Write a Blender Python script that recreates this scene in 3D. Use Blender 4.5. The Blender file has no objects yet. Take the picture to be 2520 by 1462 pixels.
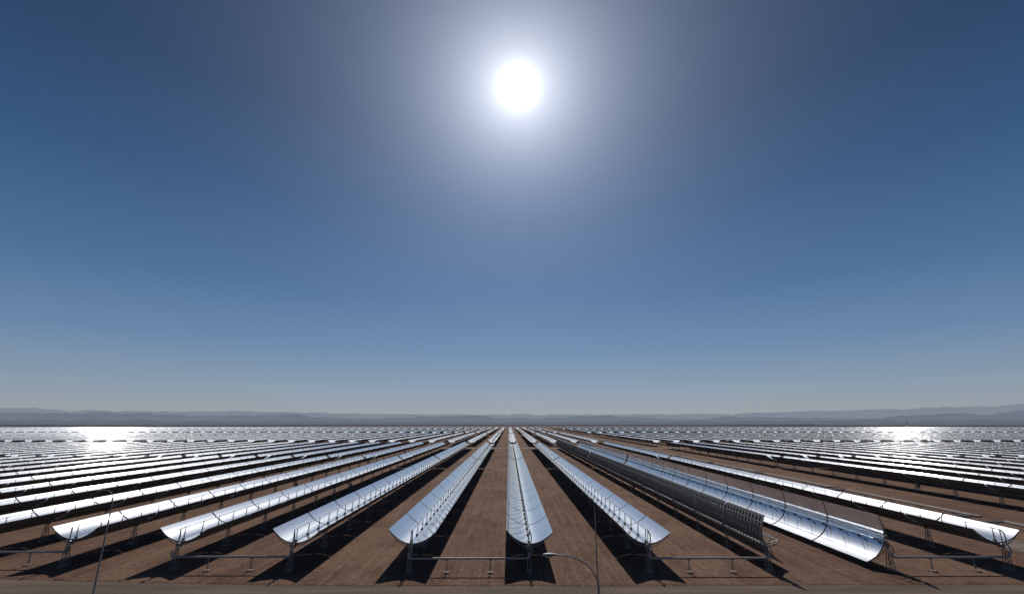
import bpy, math, random
from mathutils import Vector, noise
random.seed(4)
S=bpy.context.scene
COL=S.collection
S.view_settings.view_transform='Standard'
S.view_settings.look='None'
S.view_settings.exposure=0
# ------------------------------------------------------------ camera
F=1120.0; TILT=math.radians(15.28); CH=20.6
cd=bpy.data.cameras.new("camera"); cam=bpy.data.objects.new("camera",cd); COL.objects.link(cam)
cd.sensor_width=36; cd.lens=36*F/2520; cd.clip_start=0.3; cd.clip_end=120000
cam.location=(0,0,CH); cam.rotation_euler=(math.radians(90)+TILT,0,math.radians(-0.35))
S.camera=cam
bpy.context.view_layer.update()
M=cam.matrix_world.copy(); MI=M.inverted()
sund=(M.to_3x3()@Vector((15/F,516/F,-1))).normalized()
EL=math.asin(sund.z); AZ=math.atan2(sund.x,sund.y)
# ------------------------------------------------------------ helpers
def mat(name):
    m=bpy.data.materials.new(name); m.use_nodes=True
    nt=m.node_tree; b=nt.nodes['Principled BSDF']
    return m,nt,b
def math_n(nt,op,a,b=None,c=None):
    n=nt.nodes.new('ShaderNodeMath'); n.operation=op
    for i,v in enumerate((a,b,c)):
        if v is None: continue
        if isinstance(v,(int,float)): n.inputs[i].default_value=v
        else: nt.links.new(v,n.inputs[i])
    return n.outputs[0]
def ramp(nt,fac,stops):
    r=nt.nodes.new('ShaderNodeValToRGB'); e=r.color_ramp.elements
    while len(e)<len(stops): e.new(0.5)
    for i,(p,c) in enumerate(stops):
        e[i].position=p; e[i].color=(c[0],c[1],c[2],1)
    nt.links.new(fac,r.inputs[0]); return r.outputs[0]
def noise_n(nt,vec,scale,detail=4,rough=.55):
    n=nt.nodes.new('ShaderNodeTexNoise'); n.inputs['Scale'].default_value=scale
    n.inputs['Detail'].default_value=detail; n.inputs['Roughness'].default_value=rough
    nt.links.new(vec,n.inputs['Vector']); return n.outputs['Fac']
def mapping(nt,sc):
    tc=nt.nodes.new('ShaderNodeTexCoord'); mp=nt.nodes.new('ShaderNodeMapping')
    mp.inputs['Scale'].default_value=sc; nt.links.new(tc.outputs['Object'],mp.inputs[0]); return mp.outputs[0]
def mix(nt,fac,a,b,bt='MIX'):
    n=nt.nodes.new('ShaderNodeMix'); n.data_type='RGBA'; n.blend_type=bt
    for s,v in ((n.inputs[0],fac),(n.inputs[6],a),(n.inputs[7],b)):
        if isinstance(v,(int,float)): s.default_value=v
        elif isinstance(v,tuple): s.default_value=(*v,1)
        else: nt.links.new(v,s)
    return n.outputs[2]
# ------------------------------------------------------------ materials
def mirror_mat(name,rough,wav,seam,dust,drough,gl=.22):
    m,nt,b=mat(name)
    b.inputs['Metallic'].default_value=1
    tc=nt.nodes.new('ShaderNodeTexCoord')
    sx=nt.nodes.new('ShaderNodeSeparateXYZ'); nt.links.new(tc.outputs['Object'],sx.inputs[0])
    dirt=noise_n(nt,mapping(nt,(.6,.35,.6)),1.0,3)
    colr=ramp(nt,dirt,[(.3,(.86,.88,.90)),(.7,(.94,.95,.96))])
    if seam:
        fy=math_n(nt,'FRACT',math_n(nt,'DIVIDE',sx.outputs[1],1.7786))
        ly=math_n(nt,'LESS_THAN',fy,.018)
        ax=math_n(nt,'ABSOLUTE',sx.outputs[0])
        lx=math_n(nt,'LESS_THAN',math_n(nt,'ABSOLUTE',math_n(nt,'SUBTRACT',ax,1.72)),.02)
        l0=math_n(nt,'LESS_THAN',ax,.03)
        l=math_n(nt,'MAXIMUM',math_n(nt,'MAXIMUM',ly,lx),l0)
        colr=mix(nt,math_n(nt,'MULTIPLY',l,.65),colr,(.12,.13,.14))
    nt.links.new(colr,b.inputs['Base Color'])
    if wav>0:
        nz=noise_n(nt,mapping(nt,(1.2,.5,1.2)),1.0,2)
        bp=nt.nodes.new('ShaderNodeBump'); bp.inputs['Strength'].default_value=wav; bp.inputs['Distance'].default_value=.03
        nt.links.new(nz,bp.inputs['Height']); nt.links.new(bp.outputs[0],b.inputs['Normal'])
    b.inputs['Roughness'].default_value=rough
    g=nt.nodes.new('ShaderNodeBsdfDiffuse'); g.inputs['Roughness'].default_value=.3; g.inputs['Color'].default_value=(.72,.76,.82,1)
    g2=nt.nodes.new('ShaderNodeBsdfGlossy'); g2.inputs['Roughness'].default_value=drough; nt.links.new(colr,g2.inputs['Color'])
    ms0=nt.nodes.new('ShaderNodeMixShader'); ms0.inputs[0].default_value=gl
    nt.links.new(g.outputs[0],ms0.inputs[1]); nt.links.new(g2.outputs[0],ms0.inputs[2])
    ms=nt.nodes.new('ShaderNodeMixShader'); ms.inputs[0].default_value=dust
    nt.links.new(b.outputs[0],ms.inputs[1]); nt.links.new(ms0.outputs[0],ms.inputs[2])
    nt.links.new(ms.outputs[0],nt.nodes['Material Output'].inputs['Surface'])
    return m
MIRROR=mirror_mat("silvered_mirror",.05,.2,True,.30,.45,.26)
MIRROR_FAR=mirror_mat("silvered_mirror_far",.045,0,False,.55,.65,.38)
def plain(name,c,rough=.5,metal=0,var=.15,sc=3):
    m,nt,b=mat(name)
    f=noise_n(nt,mapping(nt,(sc,sc,sc)),1.0,4)
    col=ramp(nt,f,[(.3,tuple(x*(1-var) for x in c)),(.7,tuple(min(1,x*(1+var)) for x in c))])
    nt.links.new(col,b.inputs['Base Color']); b.inputs['Roughness'].default_value=rough; b.inputs['Metallic'].default_value=metal
    return m
BACK=plain("mirror_back_paint",(.13,.125,.12),.7)
STEEL=plain("galvanised_steel",(.22,.215,.205),.55,.25)
GLASS=plain("receiver_glass_sleeve",(.6,.63,.65),.1,.8,.05)
DARK=plain("black_bracket",(.04,.04,.045),.5)
PIPE=plain("aluminium_pipe_cladding",(.33,.315,.30),.6,.2,.12,1.5)
HPIPE=plain("dusty_pipe_cladding",(.30,.26,.22),.8,0,.15,1.5)
CONC=plain("concrete_footing",(.24,.19,.15),.9)
POLE=plain("painted_lamp_pole",(.22,.22,.225),.55,.1)
LENSM=plain("lamp_lens",(.4,.4,.38),.2)
def soil():
    m,nt,b=mat("red_brown_soil")
    big=noise_n(nt,mapping(nt,(.05,.03,.02)),1,7,.66)
    st=noise_n(nt,mapping(nt,(1.3,.03,1)),1,5,.6)
    st2=noise_n(nt,mapping(nt,(.22,.09,1)),1,6,.65)
    fine=noise_n(nt,mapping(nt,(1.8,1.0,1)),1,9,.78)
    c1=ramp(nt,big,[(.36,(.122,.066,.044)),(.64,(.195,.117,.080))])
    c2=mix(nt,ramp(nt,st,[(.46,(0,0,0)),(.66,(.4,.4,.4))]),c1,(.235,.152,.108))
    c3=mix(nt,ramp(nt,st2,[(.47,(0,0,0)),(.66,(.8,.8,.8))]),c2,(.096,.053,.036))
    tc=nt.nodes.new('ShaderNodeTexCoord'); sx=nt.nodes.new('ShaderNodeSeparateXYZ'); nt.links.new(tc.outputs['Object'],sx.inputs[0])
    wob=math_n(nt,'MULTIPLY',noise_n(nt,mapping(nt,(0,.02,0)),1,2),2.5)
    xx=math_n(nt,'ADD',sx.outputs[0],wob)
    fx=math_n(nt,'MULTIPLY',math_n(nt,'FRACT',math_n(nt,'DIVIDE',math_n(nt,'SUBTRACT',xx,2.9),17.2)),17.2)
    def line(c,w): return math_n(nt,'LESS_THAN',math_n(nt,'ABSOLUTE',math_n(nt,'SUBTRACT',fx,c)),w)
    tr=math_n(nt,'MAXIMUM',math_n(nt,'MAXIMUM',line(8.0,.22),line(9.9,.22)),math_n(nt,'MAXIMUM',line(11.6,.16),line(13.3,.16)))
    tr=math_n(nt,'MULTIPLY',tr,math_n(nt,'MULTIPLY',ramp(nt,noise_n(nt,mapping(nt,(.4,.05,1)),1,4),[(.4,(0,0,0)),(.6,(1,1,1))]),.38))
    c3=mix(nt,tr,c3,(.245,.165,.12))
    c4=mix(nt,.8,c3,ramp(nt,fine,[(.3,(.3,.3,.3)),(.7,(1.6,1.6,1.6))]),'MULTIPLY')
    nt.links.new(c4,b.inputs['Base Color']); b.inputs['Roughness'].default_value=.95
    b.inputs['Specular IOR Level'].default_value=.08
    bp=nt.nodes.new('ShaderNodeBump'); bp.inputs['Strength'].default_value=.8; bp.inputs['Distance'].default_value=.16
    nt.links.new(fine,bp.inputs['Height']); nt.links.new(bp.outputs[0],b.inputs['Normal'])
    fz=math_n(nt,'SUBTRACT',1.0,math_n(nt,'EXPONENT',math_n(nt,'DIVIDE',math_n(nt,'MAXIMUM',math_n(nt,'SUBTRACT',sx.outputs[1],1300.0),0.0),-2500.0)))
    em=nt.nodes.new('ShaderNodeEmission'); em.inputs[0].default_value=(.13,.15,.19,1)  # distant haze painted into the soil as a blue-grey glow, growing with y
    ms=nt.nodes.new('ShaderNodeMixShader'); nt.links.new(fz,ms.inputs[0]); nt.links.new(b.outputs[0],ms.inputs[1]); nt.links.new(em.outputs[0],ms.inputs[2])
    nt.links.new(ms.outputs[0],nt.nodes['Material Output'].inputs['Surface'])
    return m
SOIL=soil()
def gravel(name,a,c):
    m,nt,b=mat(name)
    f=noise_n(nt,mapping(nt,(3,3,3)),1,8,.75)
    g=noise_n(nt,mapping(nt,(.05,.5,1)),1,4)
    c1=ramp(nt,f,[(.3,a),(.7,c)])
    c2=mix(nt,.7,c1,ramp(nt,g,[(.35,(.6,.56,.52)),(.65,(1.35,1.25,1.15))]),'MULTIPLY')
    nt.links.new(c2,b.inputs['Base Color']); b.inputs['Roughness'].default_value=.95
    b.inputs['Specular IOR Level'].default_value=.15
    bp=nt.nodes.new('ShaderNodeBump'); bp.inputs['Strength'].default_value=.6; bp.inputs['Distance'].default_value=.06
    nt.links.new(f,bp.inputs['Height']); nt.links.new(bp.outputs[0],b.inputs['Normal'])
    return m
ROAD=gravel("grey_gravel",(.080,.060,.047),(.17,.135,.11))
TRACK=gravel("service_track_gravel",(.12,.10,.085),(.22,.19,.165))
PALE=gravel("pale_gravel",(.20,.155,.12),(.29,.235,.19))
# ------------------------------------------------------------ mesh builder
class MB:
    def __init__(s): s.v=[];s.f=[];s.m=[];s.sm=[]
    def add(s,vs,fs,mi=0,sm=False):
        o=len(s.v); s.v+= [tuple(x) for x in vs]
        for f in fs: s.f.append(tuple(i+o for i in f)); s.m.append(mi); s.sm.append(sm)
    def beam(s,p,q,w,h=None,mi=0):
        h=h or w; p=Vector(p);q=Vector(q);d=(q-p).normalized()
        u=d.cross(Vector((0,0,1)))
        if u.length<1e-3: u=d.cross(Vector((0,1,0)))
        u.normalize(); t=u.cross(d)
        vs=[]
        for c in (p,q):
            for a,b in ((-1,-1),(1,-1),(1,1),(-1,1)): vs.append(c+u*a*w/2+t*b*h/2)
        s.add(vs,[(3,2,1,0),(4,5,6,7),(0,1,5,4),(1,2,6,5),(2,3,7,6),(3,0,4,7)],mi)
    def tube(s,pts,r,n=8,mi=0):
        pts=[Vector(p) for p in pts]; rs=r if isinstance(r,(list,tuple)) else [r]*len(pts)
        vs=[];fs=[];u=None
        for i,p in enumerate(pts):
            d=(pts[min(i+1,len(pts)-1)]-pts[max(i-1,0)]).normalized()
            if u is None:
                u=d.cross(Vector((0,0,1)))
                if u.length<1e-3: u=d.cross(Vector((0,1,0)))
            else: u=u-d*u.dot(d)
            u.normalize(); t=d.cross(u)
            for k in range(n):
                a=2*math.pi*k/n; vs.append(p+(u*math.cos(a)+t*math.sin(a))*rs[i])
        for i in range(len(pts)-1):
            for k in range(n):
                k2=(k+1)%n; fs.append((i*n+k,i*n+k2,(i+1)*n+k2,(i+1)*n+k))
        s.add(vs,fs,mi,True)
        s.add(vs[:n],[tuple(range(n))[::-1]],mi); s.add(vs[-n:],[tuple(range(n))],mi)
    def box(s,c,d,mi=0):
        s.beam((c[0],c[1],c[2]-d[2]/2),(c[0],c[1],c[2]+d[2]/2),d[0],d[1],mi)
    def mesh(s,name,mats):
        me=bpy.data.meshes.new(name); me.from_pydata(s.v,[],s.f)
        for m in mats: me.materials.append(m)
        me.polygons.foreach_set('material_index',s.m); me.polygons.foreach_set('use_smooth',s.sm)
        me.update(); return me
def obj(name,data,loc=(0,0,0),rot=(0,0,0),parent=None):
    o=bpy.data.objects.new(name,data); COL.objects.link(o); o.location=loc; o.rotation_euler=rot
    if parent: o.parent=parent
    return o
# ------------------------------------------------------------ collector geometry
HALF=3.43; FOC=1.76; VZ=.12; PIV=3.4
NM=12; ML=12.1; GAP=.35; LEN=NM*(ML+GAP)-GAP
def par(x): return VZ+x*x/(4*FOC)
def mod_y(i): return i*(ML+GAP)
def build_mirror(mb,nx,mod_list,rot=None,mi=(0,1)):
    xs=[-HALF+2*HALF*i/nx for i in range(nx+1)]
    for y0,y1,a in mod_list:
        ca,sa=math.cos(a),math.sin(a)
        def R(x,y,z):
            return (x*ca+z*sa,y,-x*sa+z*ca)
        vs=[];
        for x in xs: vs+=[R(x,y0,par(x)),R(x,y1,par(x))]
        fs=[(2*i,2*i+2,2*i+3,2*i+1) for i in range(nx)]
        mb.add(vs,fs,mi[0],True)
        vs=[]
        for x in xs: vs+=[R(x,y0,par(x)-.03),R(x,y1,par(x)-.03)]
        fs=[(2*i+1,2*i+3,2*i+2,2*i) for i in range(nx)]
        mb.add(vs,fs,mi[1],True)
mb=MB(); build_mirror(mb,24,[(mod_y(i),mod_y(i)+ML,0) for i in range(NM)]); ME_MIR=mb.mesh("mirror",[MIRROR,BACK])
mb=MB()
def rib(mb,y,w=.055):
    for s in (-1,1):
        xs=[.0,.8,1.6,2.4,3.3]
        P=[Vector((s*x,y,par(x)-.12)) for x in xs]
        for a,b in zip(P,P[1:]): mb.beam(a,b,w,w*1.4)
        B=[Vector((s*.22,y,-.42)),Vector((s*1.3,y,-.15)),Vector((s*2.3,y,.5))]
        mb.beam(B[0],B[1],w); mb.beam(B[1],B[2],w); mb.beam(B[2],P[4],w)
        mb.beam(B[0],P[1],w*.7);mb.beam(P[1],B[1],w*.7);mb.beam(B[1],P[2],w*.7);mb.beam(P[2],B[2],w*.7);mb.beam(B[2],P[3],w*.7)
for i in range(NM):
    for j in range(13): rib(mb,mod_y(i)+.03+(ML-.06)*j/12)
    for yy in (mod_y(i)-.02,mod_y(i)+ML+.02):
        mb.box((0,yy,-.22),(.75,.04,.75))
for s in (-1,1):
    for x in (1.0,2.6):
        for i in range(NM): mb.beam((s*x,mod_y(i),par(x)-.1),(s*x,mod_y(i)+ML,par(x)-.1),.05)
ME_FRAME=mb.mesh("support_frame",[STEEL])
mb=MB(); mb.tube([(0,-.5,-.22),(0,LEN+.5,-.22)],.26,14); ME_TORQ=mb.mesh("torque_tube",[STEEL])
mb=MB(); FZ=VZ+FOC
mb.tube([(0,-.35,FZ),(0,LEN+.35,FZ)],.065,8)
y=.6
while y<LEN:
    mb.tube([(0,y-.22,FZ),(0,y+.22,FZ)],.09,8,1)
    mb.beam((-.10,y,VZ),(0,y,FZ-.06),.06,.06,2); mb.beam((.10,y,VZ),(0,y,FZ-.06),.06,.06,2)
    mb.box((0,y,VZ+.12),(.36,.28,.2),2)
    y+=4.15
ME_REC=mb.mesh("receiver_tube",[GLASS,PIPE,DARK])
def pylon(mb,big=False,mi=0,mc=1,o=(0,0)):
    ox,oy=o
    h=3.05; w=.36 if big else .24; d=.75 if big else .6
    th=.10 if big else .075
    for sx in (-1,1):
        for sy in (-1,1):
            mb.beam((ox+sx*w,oy+sy*d,.1),(ox+sx*.14,oy+sy*.08,h),th,th,mi)
    lv=[.1,.85,1.6,2.35]
    def P(sx,sy,z):
        t=(z-.1)/(h-.1); return (ox+sx*(w+(.14-w)*t),oy+sy*(d+(.08-d)*t),z)
    for a,b in zip(lv,lv[1:]):
        for sx in (-1,1):
            mb.beam(P(sx,-1,a),P(sx,1,b),.04,.04,mi); mb.beam(P(sx,-1,b),P(sx,1,b),.04,.04,mi)
    mb.box((ox,oy,3.1),(.55,.24,.14),mi)
    mb.box((ox,oy,.05),(.8,1.6,.10),mc)
mb=MB(); pylon(mb); ME_PYL=mb.mesh("support_pylon",[STEEL,CONC])
mb=MB(); pylon(mb,True); mb.box((.5,0,1.7),(.5,.7,1.0),2); mb.beam((.3,-.3,2.0),(.9,-.2,3.2),.12,.12,0); mb.beam((-.3,-.3,2.0),(-.9,-.2,3.2),.12,.12,0)
ME_DRV=mb.mesh("drive_pylon",[STEEL,CONC,BACK])
def hose_mesh(a):
    mb=MB(); ca,sa=math.cos(a),math.sin(a)
    def R(x,z): return (x*ca+z*sa,-x*sa+z*ca)
    pts=[]
    for x,z,y in ((0,FZ,-.35),(.05,FZ-.05,-.6),(.25,FZ-.5,-.75),(.3,.7,-.8),(.15,.1,-.75)):
        X,Z=R(x,z); pts.append((X,y,PIV+Z))
    pts+=[(.35,-.95,PIV-.3),(.45,-1.0,2.6),(.2,-1.0,2.2),(0,-1.0,1.85)]
    mb.tube(pts,.085,8)
    X,Z=R(.02,FZ); X2,Z2=R(0,0)
    mb.beam((X,-.45,PIV+Z),(X2,-.45,PIV+Z2),.1,.1,0)
    return mb.mesh("flexible_hose",[STEEL])
HOSE={}
def tag(o,label,cat="solar collector",group="parabolic trough collectors in the solar field"):
    o["label"]=label; o["category"]=cat
    if group: o["group"]=group
def detailed(X,D,a,label,hose=True):
    e=obj("solar_trough_collector",None,(X,D,0)); e.empty_display_size=2
    tag(e,label)
    for nm,me in (("mirror",ME_MIR),("support_frame",ME_FRAME),("torque_tube",ME_TORQ),("receiver_tube",ME_REC)):
        o=obj(nm,me,(0,0,PIV),(0,a,0),e)
    for i in range(NM+1):
        y=mod_y(i)-GAP/2 if 0<i<NM else (-.45 if i==0 else LEN+.45)
        obj("drive_pylon" if i==NM//2 else "support_pylon",ME_DRV if i==NM//2 else ME_PYL,(0,y,0),parent=e)
    if hose:
        k=round(a,3)
        if k not in HOSE: HOSE[k]=hose_mesh(a)
        obj("flexible_hose",HOSE[k],parent=e)
    return e
def simple_into(mb,X,D,a,jit,posts=True,nx=10,off=0):
    b=MB(); mods=[]
    for i in range(NM):
        mods.append((mod_y(i),mod_y(i)+ML,a+random.uniform(-jit,jit)))
    build_mirror(b,nx,mods)
    ca,sa=math.cos(a),math.sin(a)
    o=len(mb.v)
    for v in b.v: mb.v.append((v[0]+X,v[1]+D,v[2]+PIV))
    for f,m,s in zip(b.f,b.m,b.sm): mb.f.append(tuple(i+o for i in f)); mb.m.append(m); mb.sm.append(s)
    fx,fz=FZ*sa,FZ*ca
    mb.tube([(X+fx,D-.3,PIV+fz),(X+fx,D+LEN+.3,PIV+fz)],.08,5,2)
    mb.tube([(X-.22*sa,D-.3,PIV-.22*ca),(X-.22*sa,D+LEN+.3,PIV-.22*ca)],.26,6,3)
    if posts:
        for i in range(NM+1):
            y=D+mod_y(i)-GAP/2
            mb.beam((X,y-.5,0),(X,y,PIV-.2),.2,.12,3); mb.beam((X,y+.5,0),(X,y,PIV-.2),.2,.12,3)
            mb.beam((X,y,PIV+VZ),(X+fx,y,PIV+fz),.12,.12,4)
            mb.beam((X,y+4,PIV+VZ),(X+fx,y+4,PIV+fz),.1,.1,4)
            mb.beam((X,y+8,PIV+VZ),(X+fx,y+8,PIV+fz),.1,.1,4)
FARM=[MIRROR_FAR,BACK,GLASS,STEEL,DARK]
SIMPLE=[]
for t in (.4,.6,.8,1.0,1.2):
    mb=MB(); simple_into(mb,0,0,math.radians(t),math.radians(.12)); SIMPLE.append(mb.mesh("solar_trough_collector",FARM))
# ------------------------------------------------------------ layout
P=17.2
def rowX(k): return 2.9+P*k+(0.5 if k>=3 else 0) if k<=4 else 125+P*(k-5)
def offD(X): return min(3.0*(X/66)**2,6) if X<0 else min(.4*(X/72)**2,2)
D0=73.3
def visible(X,Da,Db):
    for i in range(25):
        y=Da+(Db-Da)*i/24
        for z in (0.0,6.0):
            p=MI@Vector((X,y,z)); d=-p.z
            if d>1 and abs(p.x)<d*1275/F and p.y>-d*745/F: return True
    return False
items=[]
for k in range(-92,92):
    X=rowX(k); o=offD(X)
    for s,st in enumerate((0,152,330,482,665,817,1000,1152)):
        D=D0+o+st
        if visible(X,D,D+LEN):
            ds=[math.hypot(X,D+LEN*i/12) for i in range(13) if visible(X,D+LEN*i/12-1,D+LEN*i/12+1)]
            items.append((min(ds) if ds else 1e6,k,s,X,D))
items.sort()
LBL="long curved silver mirror trough on steel pylons over brown soil"
far=MB(); nfar=0
for idx,(dd,k,s,X,D) in enumerate(items):
    if k==2 and s<2: a=72; lb="mirror trough turned on its side showing dark ribbed steel back"
    elif k==3 and s<2: a=-66; lb="mirror trough turned on its side with its wide reflecting face open"
    else: a=(3.0 if abs(k)<3 else 1.2)+random.choice((-1,-.5,0,.5,1)); lb=LBL
    if s<2 and abs(X)<165 and idx<60:
        detailed(X,D,math.radians(a),lb,hose=(s==0))
    elif idx<300:
        o=obj("solar_trough_collector",random.choice(SIMPLE),(X,D,0)); tag(o,lb)
    else:
        simple_into(far,X,D,math.radians(.8+random.uniform(-.3,.3)),math.radians(.12),posts=(D<600),nx=12); nfar+=1
o=obj("solar_trough_field",far.mesh("solar_trough_field",FARM)); o["kind"]="stuff"
tag(o,"distant rows of silver mirror troughs covering the desert plain","solar collectors",None)
# ------------------------------------------------------------ crossover pipes
def crossover(X1,X2,D,fine=True):
    W=X2-X1; e=obj("crossover_pipe",None,(X1,D,0)); tag(e,"silver clad pipe linking two mirror troughs on short posts","pipe","crossover pipes at the trough ends")
    mb=MB(); mb.tube([(0,0,2.6),(0,-.05,2.1),(0.12,-.08,1.9),(.4,-.08,1.82),(W/2,-.08,1.82),(W-.4,-.08,1.82),(W-.12,-.08,1.9),(W,-.05,2.1),(W,0,2.6)],.14,10)
    for x in (.9,W*.26,W*.5,W*.74,W-.9): mb.tube([(x-.04,-.08,1.82),(x+.04,-.08,1.82)],.165,10)
    obj("pipe",mb.mesh("pipe",[PIPE]),parent=e)
    for x in (W*.32,W*.68):
        mb=MB(); mb.beam((0,0,.1),(0,0,1.68),.10,.10); mb.box((0,0,1.64),(.5,.2,.07)); mb.beam((-.32,0,.2),(0,0,1.0),.04); mb.beam((.32,0,.2),(0,0,1.0),.04)
        mb.box((0,0,.07),(.85,.7,.14),1)
        obj("pipe_support",mb.mesh("pipe_support",[STEEL,CONC]),(x,-.08,0),parent=e)
for k in (-5,-3,-1,1,3):
    X1,X2=rowX(k),rowX(k+1)
    crossover(X1,X2,D0+(offD(X1)+offD(X2))/2-1.0)
for k in range(-9,5,2):
    X1,X2=rowX(k),rowX(k+1); crossover(X1,X2,D0+offD(X1)+152+LEN+1.2)
# header pipe with expansion loops in the service corridor
mb=MB(); X=100
for side in (0,1):
    y=70; xo=X+side*1.2; z=1.0
    pts=[(xo,y,z)]
    while y<640:
        pts+=[(xo,y+30+side*1.2,z),(xo-12+side*2.4,y+30+side*1.2,z),(xo-12+side*2.4,y+37-side*1.2,z),(xo,y+37-side*1.2,z)]
        y+=45
    for a,b in zip(pts,pts[1:]): mb.tube([a,b],.2,8)
for y in range(75,640,9): mb.beam((X-.3,y,.7),(X+1.6,y,.7),.12,.12,1); mb.beam((X+.6,y,0),(X+.6,y,.7),.15,.15,1)
y=70
while y<640:
    for xx in (X-3,X-7,X-11):
        for yy in (y+30.6,y+36.4): mb.beam((xx,yy,0),(xx,yy,.8),.12,.12,1)
    y+=45
o=obj("header_pipe",mb.mesh("header_pipe",[HPIPE,STEEL])); tag(o,"insulated twin header pipe with wide expansion loops beside service track","pipe",None)
# ------------------------------------------------------------ far lattice mast
mb=MB(); H=24
for sx in (-1,1):
    for sy in (-1,1): mb.beam((sx*1.6,sy*1.6,0),(sx*.25,sy*.25,H),.3)
for i in range(8):
    a=i*H/8; b=(i+1)*H/8; wa=1.6-1.35*a/H; wb=1.6-1.35*b/H
    for sy in (-1,1): mb.beam((-wa,sy*wa,a),(wb,sy*wb,b),.15); mb.beam((wa,sy*wa,a),(-wb,sy*wb,b),.15)
for z in (17,20,23): mb.beam((-3,0,z),(3,0,z),.3)
o=obj("lattice_mast",mb.mesh("lattice_mast",[STEEL]),(1270,1500,0)); tag(o,"slim grey steel lattice mast standing on the desert plain","mast",None)
# ------------------------------------------------------------ street lamps
def lamp(X,D,L,arm,az,sc=1.0):
    e=obj("street_lamp",None,(X,D,0),(0,0,az)); tag(e,"tall thin grey street lamp with curved arm beside gravel road","street lamp","street lamps along the perimeter road")
    mb=MB(); mb.tube([(0,0,0),(0,0,L*.5),(0,0,L-1.5)],[.11*sc,.085*sc,.06*sc],10); mb.tube([(0,0,0),(0,0,.5)],.17,10); obj("pole",mb.mesh("pole",[POLE]),parent=e)
    mb=MB(); pts=[]
    for i in range(11):
        t=i/10*math.pi/2; pts.append((-(arm-.7)*(1-math.cos(t)),0,L-1.5+1.45*math.sin(t)))
    pts.append((-(arm-.6),0,L-.05))
    mb.tube(pts,.05*sc,8); obj("arm",mb.mesh("arm",[POLE]),parent=e)
    mb=MB(); x0=-(arm-.65)
    prof=[(0,.05,.05),(-.12,.10,.08),(-.3,.15,.10),(-.55,.14,.09),(-.72,.08,.05)]
    vs=[];fs=[];n=10
    for (x,wy,wz) in prof:
        for j in range(n):
            t=2*math.pi*j/n; zz=math.sin(t)*wz
            if zz<0: zz*=.5
            vs.append((x0+x,math.cos(t)*wy,L-.05+zz))
    for i in range(len(prof)-1):
        for j in range(n): fs.append((i*n+j,i*n+(j+1)%n,(i+1)*n+(j+1)%n,(i+1)*n+j))
    fs+= [tuple(range(n)),tuple(range((len(prof)-1)*n,len(prof)*n))[::-1]]
    mb.add(vs,fs,0,True)
    mb.box((x0-.4,0,L-.12),(.34,.2,.04),1)
    obj("lamp_head",mb.mesh("lamp_head",[POLE,LENSM]),parent=e)
lamp(-48.0,60,12.6,1.9,0,1.0)
lamp(10.4,60,11.5,1.6,math.radians(-80),.9)
lamp(4.55,26,14.05,2.75,0,.7)
# ------------------------------------------------------------ ground, roads
def sheet(name,vs,fs,m,**k):
    me=bpy.data.meshes.new(name); me.from_pydata(vs,[],fs); me.materials.append(m); o=obj(name,me); o["kind"]="structure"; return o
R=45000
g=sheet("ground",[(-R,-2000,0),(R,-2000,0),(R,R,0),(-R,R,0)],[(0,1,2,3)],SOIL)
vs=[];n=60
for i in range(n+1):
    x=-130+260*i/n; e=66.8+min(offD(x),5)+.15*math.sin(x*.35)
    vs+=[(x,e,.02),(x,e-11,.02)]
sheet("gravel_road",vs,[(2*i,2*i+1,2*i+3,2*i+2) for i in range(n)],ROAD)
vs=[]
for i in range(n+1):
    y=60+1300*i/n; vs+=[(84+.3*math.sin(y*.1),y,.04),(91+.3*math.sin(y*.07),y,.04)]
sheet("service_track",vs,[(2*i,2*i+1,2*i+3,2*i+2) for i in range(n)],TRACK)
for D in (D0+152+LEN+7,D0+665-14):
    sheet("cross_road",[(-700,D,.03),(700,D,.03),(700,D+9,.03),(-700,D+9,.03)],[(0,1,2,3)],PALE)
mb=MB()
for i in range(260):
    x=-130+i; e=67.2+min(offD(x),5)
    h=.16+.12*noise.noise(Vector((x*.4,0,0)))
    x2=x+1;e2=67.2+min(offD(x2),5);h2=.16+.12*noise.noise(Vector((x2*.4,0,0)))
    mb.add([(x,e-.5,0),(x2,e2-.5,0),(x2,e2,h2),(x,e,h),(x,e+.6,0),(x2,e2+.6,0)],[(0,1,2,3),(3,2,5,4)],0,True)
o=obj("road_berm",mb.mesh("road_berm",[SOIL])); o["kind"]="structure"
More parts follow.
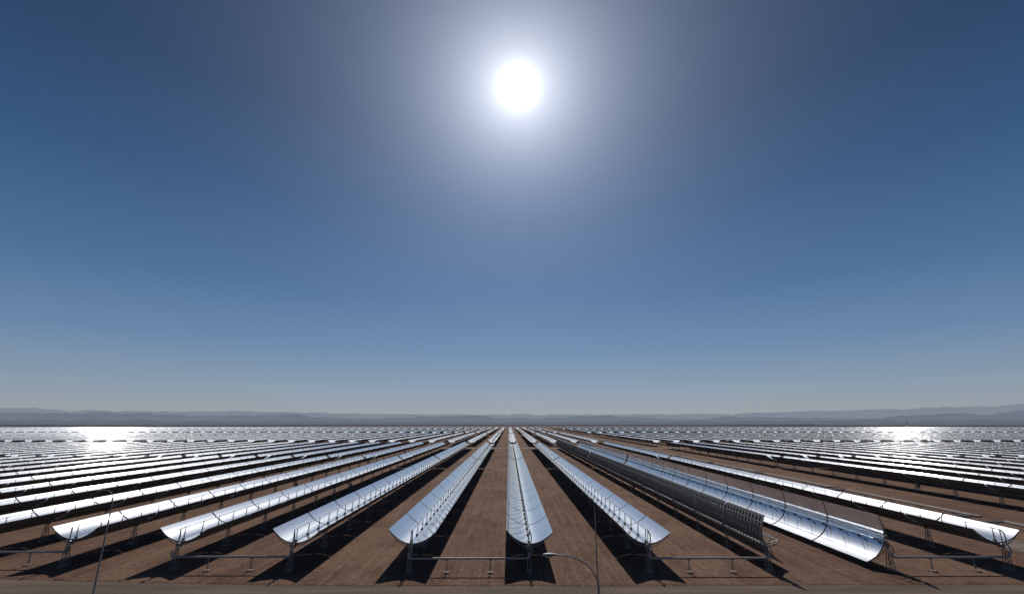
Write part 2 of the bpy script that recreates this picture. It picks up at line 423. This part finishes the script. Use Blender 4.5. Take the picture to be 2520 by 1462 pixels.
# ------------------------------------------------------------ hills
def interp(t,x):
    for (a,b),(c,d) in zip(t,t[1:]):
        if x<=c: return b+(d-b)*max(0,(x-a))/(c-a)
    return t[-1][1]
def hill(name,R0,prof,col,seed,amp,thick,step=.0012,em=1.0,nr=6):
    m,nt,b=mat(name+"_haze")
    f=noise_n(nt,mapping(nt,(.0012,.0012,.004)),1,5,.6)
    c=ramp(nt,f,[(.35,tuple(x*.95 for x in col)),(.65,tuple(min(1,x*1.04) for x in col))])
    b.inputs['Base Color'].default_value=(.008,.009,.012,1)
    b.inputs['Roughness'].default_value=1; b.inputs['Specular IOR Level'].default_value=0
    nt.links.new(c,b.inputs['Emission Color']); b.inputs['Emission Strength'].default_value=em  # aerial haze painted on: the slopes glow in the airlight colour
    vs=[];fs=[];az=-.98;cols=0
    ct,stt=math.cos(TILT),math.sin(TILT)
    while az<=.98:
        ca=math.cos(az)
        xpx=1253+F*math.tan(az)/ct
        y=interp(prof,xpx)
        q=(731-y)/F
        T=ca*(q*ct+stt)/(ct-q*stt)
        h=CH+R0*T
        nz=noise.fractal(Vector((az*22,seed,0)),1.0,2.1,6)+.35*noise.fractal(Vector((az*130,seed,3)),1.0,2,4)
        h=max(4,h+nz*amp)
        for j in range(nr+1):
            t=j/nr
            rr=R0-thick*(1-t)*(1+.2*noise.noise(Vector((az*30,j,seed))))
            hh=h*(t**1.3)*(1+ (0 if j in(0,nr) else .25*noise.noise(Vector((az*60,j*1.7,seed)))))
            vs.append((rr*math.sin(az),rr*ca,hh-(1 if j==0 else 0)))
        vs.append(((R0+thick)*math.sin(az),(R0+thick)*ca,-1))
        cols+=1; az+=step
    w=nr+2
    for i in range(cols-1):
        for j in range(w-1): fs.append((i*w+j,(i+1)*w+j,(i+1)*w+j+1,i*w+j+1))
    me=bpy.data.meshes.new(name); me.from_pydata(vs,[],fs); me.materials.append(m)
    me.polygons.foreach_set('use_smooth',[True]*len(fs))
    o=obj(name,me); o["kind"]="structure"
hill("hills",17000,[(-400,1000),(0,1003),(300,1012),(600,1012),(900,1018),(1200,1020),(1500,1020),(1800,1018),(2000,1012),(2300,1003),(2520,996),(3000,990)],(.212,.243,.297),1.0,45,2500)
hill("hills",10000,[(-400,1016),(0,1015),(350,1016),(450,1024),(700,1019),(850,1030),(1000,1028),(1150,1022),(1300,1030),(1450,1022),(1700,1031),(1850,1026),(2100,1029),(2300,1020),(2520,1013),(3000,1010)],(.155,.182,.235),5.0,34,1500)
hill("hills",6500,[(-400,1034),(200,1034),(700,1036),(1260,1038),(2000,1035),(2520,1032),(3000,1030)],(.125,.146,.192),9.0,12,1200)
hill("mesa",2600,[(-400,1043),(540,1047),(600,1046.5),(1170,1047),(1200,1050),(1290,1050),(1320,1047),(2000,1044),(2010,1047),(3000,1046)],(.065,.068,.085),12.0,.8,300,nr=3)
# ------------------------------------------------------------ world + sun
w=bpy.data.worlds.new("World"); S.world=w; w.use_nodes=True
nt=w.node_tree; nt.nodes.clear()
out=nt.nodes.new('ShaderNodeOutputWorld')
sky=nt.nodes.new('ShaderNodeTexSky'); sky.sky_type='NISHITA'; sky.sun_disc=False
sky.sun_elevation=EL; sky.sun_rotation=AZ; sky.altitude=1100; sky.air_density=1.0; sky.dust_density=.3; sky.ozone_density=2.5
tc=nt.nodes.new('ShaderNodeTexCoord')
bg=nt.nodes.new('ShaderNodeBackground'); nt.links.new(sky.outputs[0],bg.inputs[0]); bg.inputs[1].default_value=.005
sx=nt.nodes.new('ShaderNodeSeparateXYZ'); nt.links.new(tc.outputs['Generated'],sx.inputs[0])
elv=math_n(nt,'DIVIDE',math_n(nt,'MULTIPLY',math_n(nt,'ARCSINE',sx.outputs[2]),57.2958),60.0)
grad=ramp(nt,elv,[(0,(.280,.302,.338)),(.02,(.275,.302,.345)),(.06,(.222,.288,.368)),(.14,(.122,.216,.352)),(.25,(.060,.135,.275)),(.42,(.023,.072,.174)),(.58,(.010,.038,.100)),(.85,(.006,.024,.070))])
bgG=nt.nodes.new('ShaderNodeBackground'); nt.links.new(grad,bgG.inputs[0]); bgG.inputs[1].default_value=1.0
vm=nt.nodes.new('ShaderNodeVectorMath'); vm.operation='DOT_PRODUCT'; nt.links.new(tc.outputs['Generated'],vm.inputs[0]); vm.inputs[1].default_value=sund
ang=math_n(nt,'MULTIPLY',math_n(nt,'ARCCOSINE',math_n(nt,'MINIMUM',vm.outputs['Value'],1.0)),57.2958)
def ex(A,s): return math_n(nt,'MULTIPLY',math_n(nt,'EXPONENT',math_n(nt,'DIVIDE',ang,-s)),A)
def addsh(a,b):
    ad=nt.nodes.new('ShaderNodeAddShader'); nt.links.new(a,ad.inputs[0]); nt.links.new(b,ad.inputs[1]); return ad.outputs[0]
bg2=nt.nodes.new('ShaderNodeBackground'); bg2.inputs[0].default_value=(1,.99,.98,1); nt.links.new(math_n(nt,'ADD',ex(9,.6),ex(1.0,4.0)),bg2.inputs[1])
bg3=nt.nodes.new('ShaderNodeBackground'); bg3.inputs[0].default_value=(.88,1.0,1.27,1); nt.links.new(ex(.46,12),bg3.inputs[1])
nt.links.new(addsh(addsh(bg.outputs[0],bgG.outputs[0]),addsh(bg2.outputs[0],bg3.outputs[0])),out.inputs[0])
sl=bpy.data.lights.new("sun",'SUN'); sl.energy=3.4; sl.angle=math.radians(.53); sl.color=(1,.95,.88)
so=bpy.data.objects.new("sun",sl); COL.objects.link(so); so.rotation_euler=sund.to_track_quat('Z','Y').to_euler(); so.location=(0,0,60)
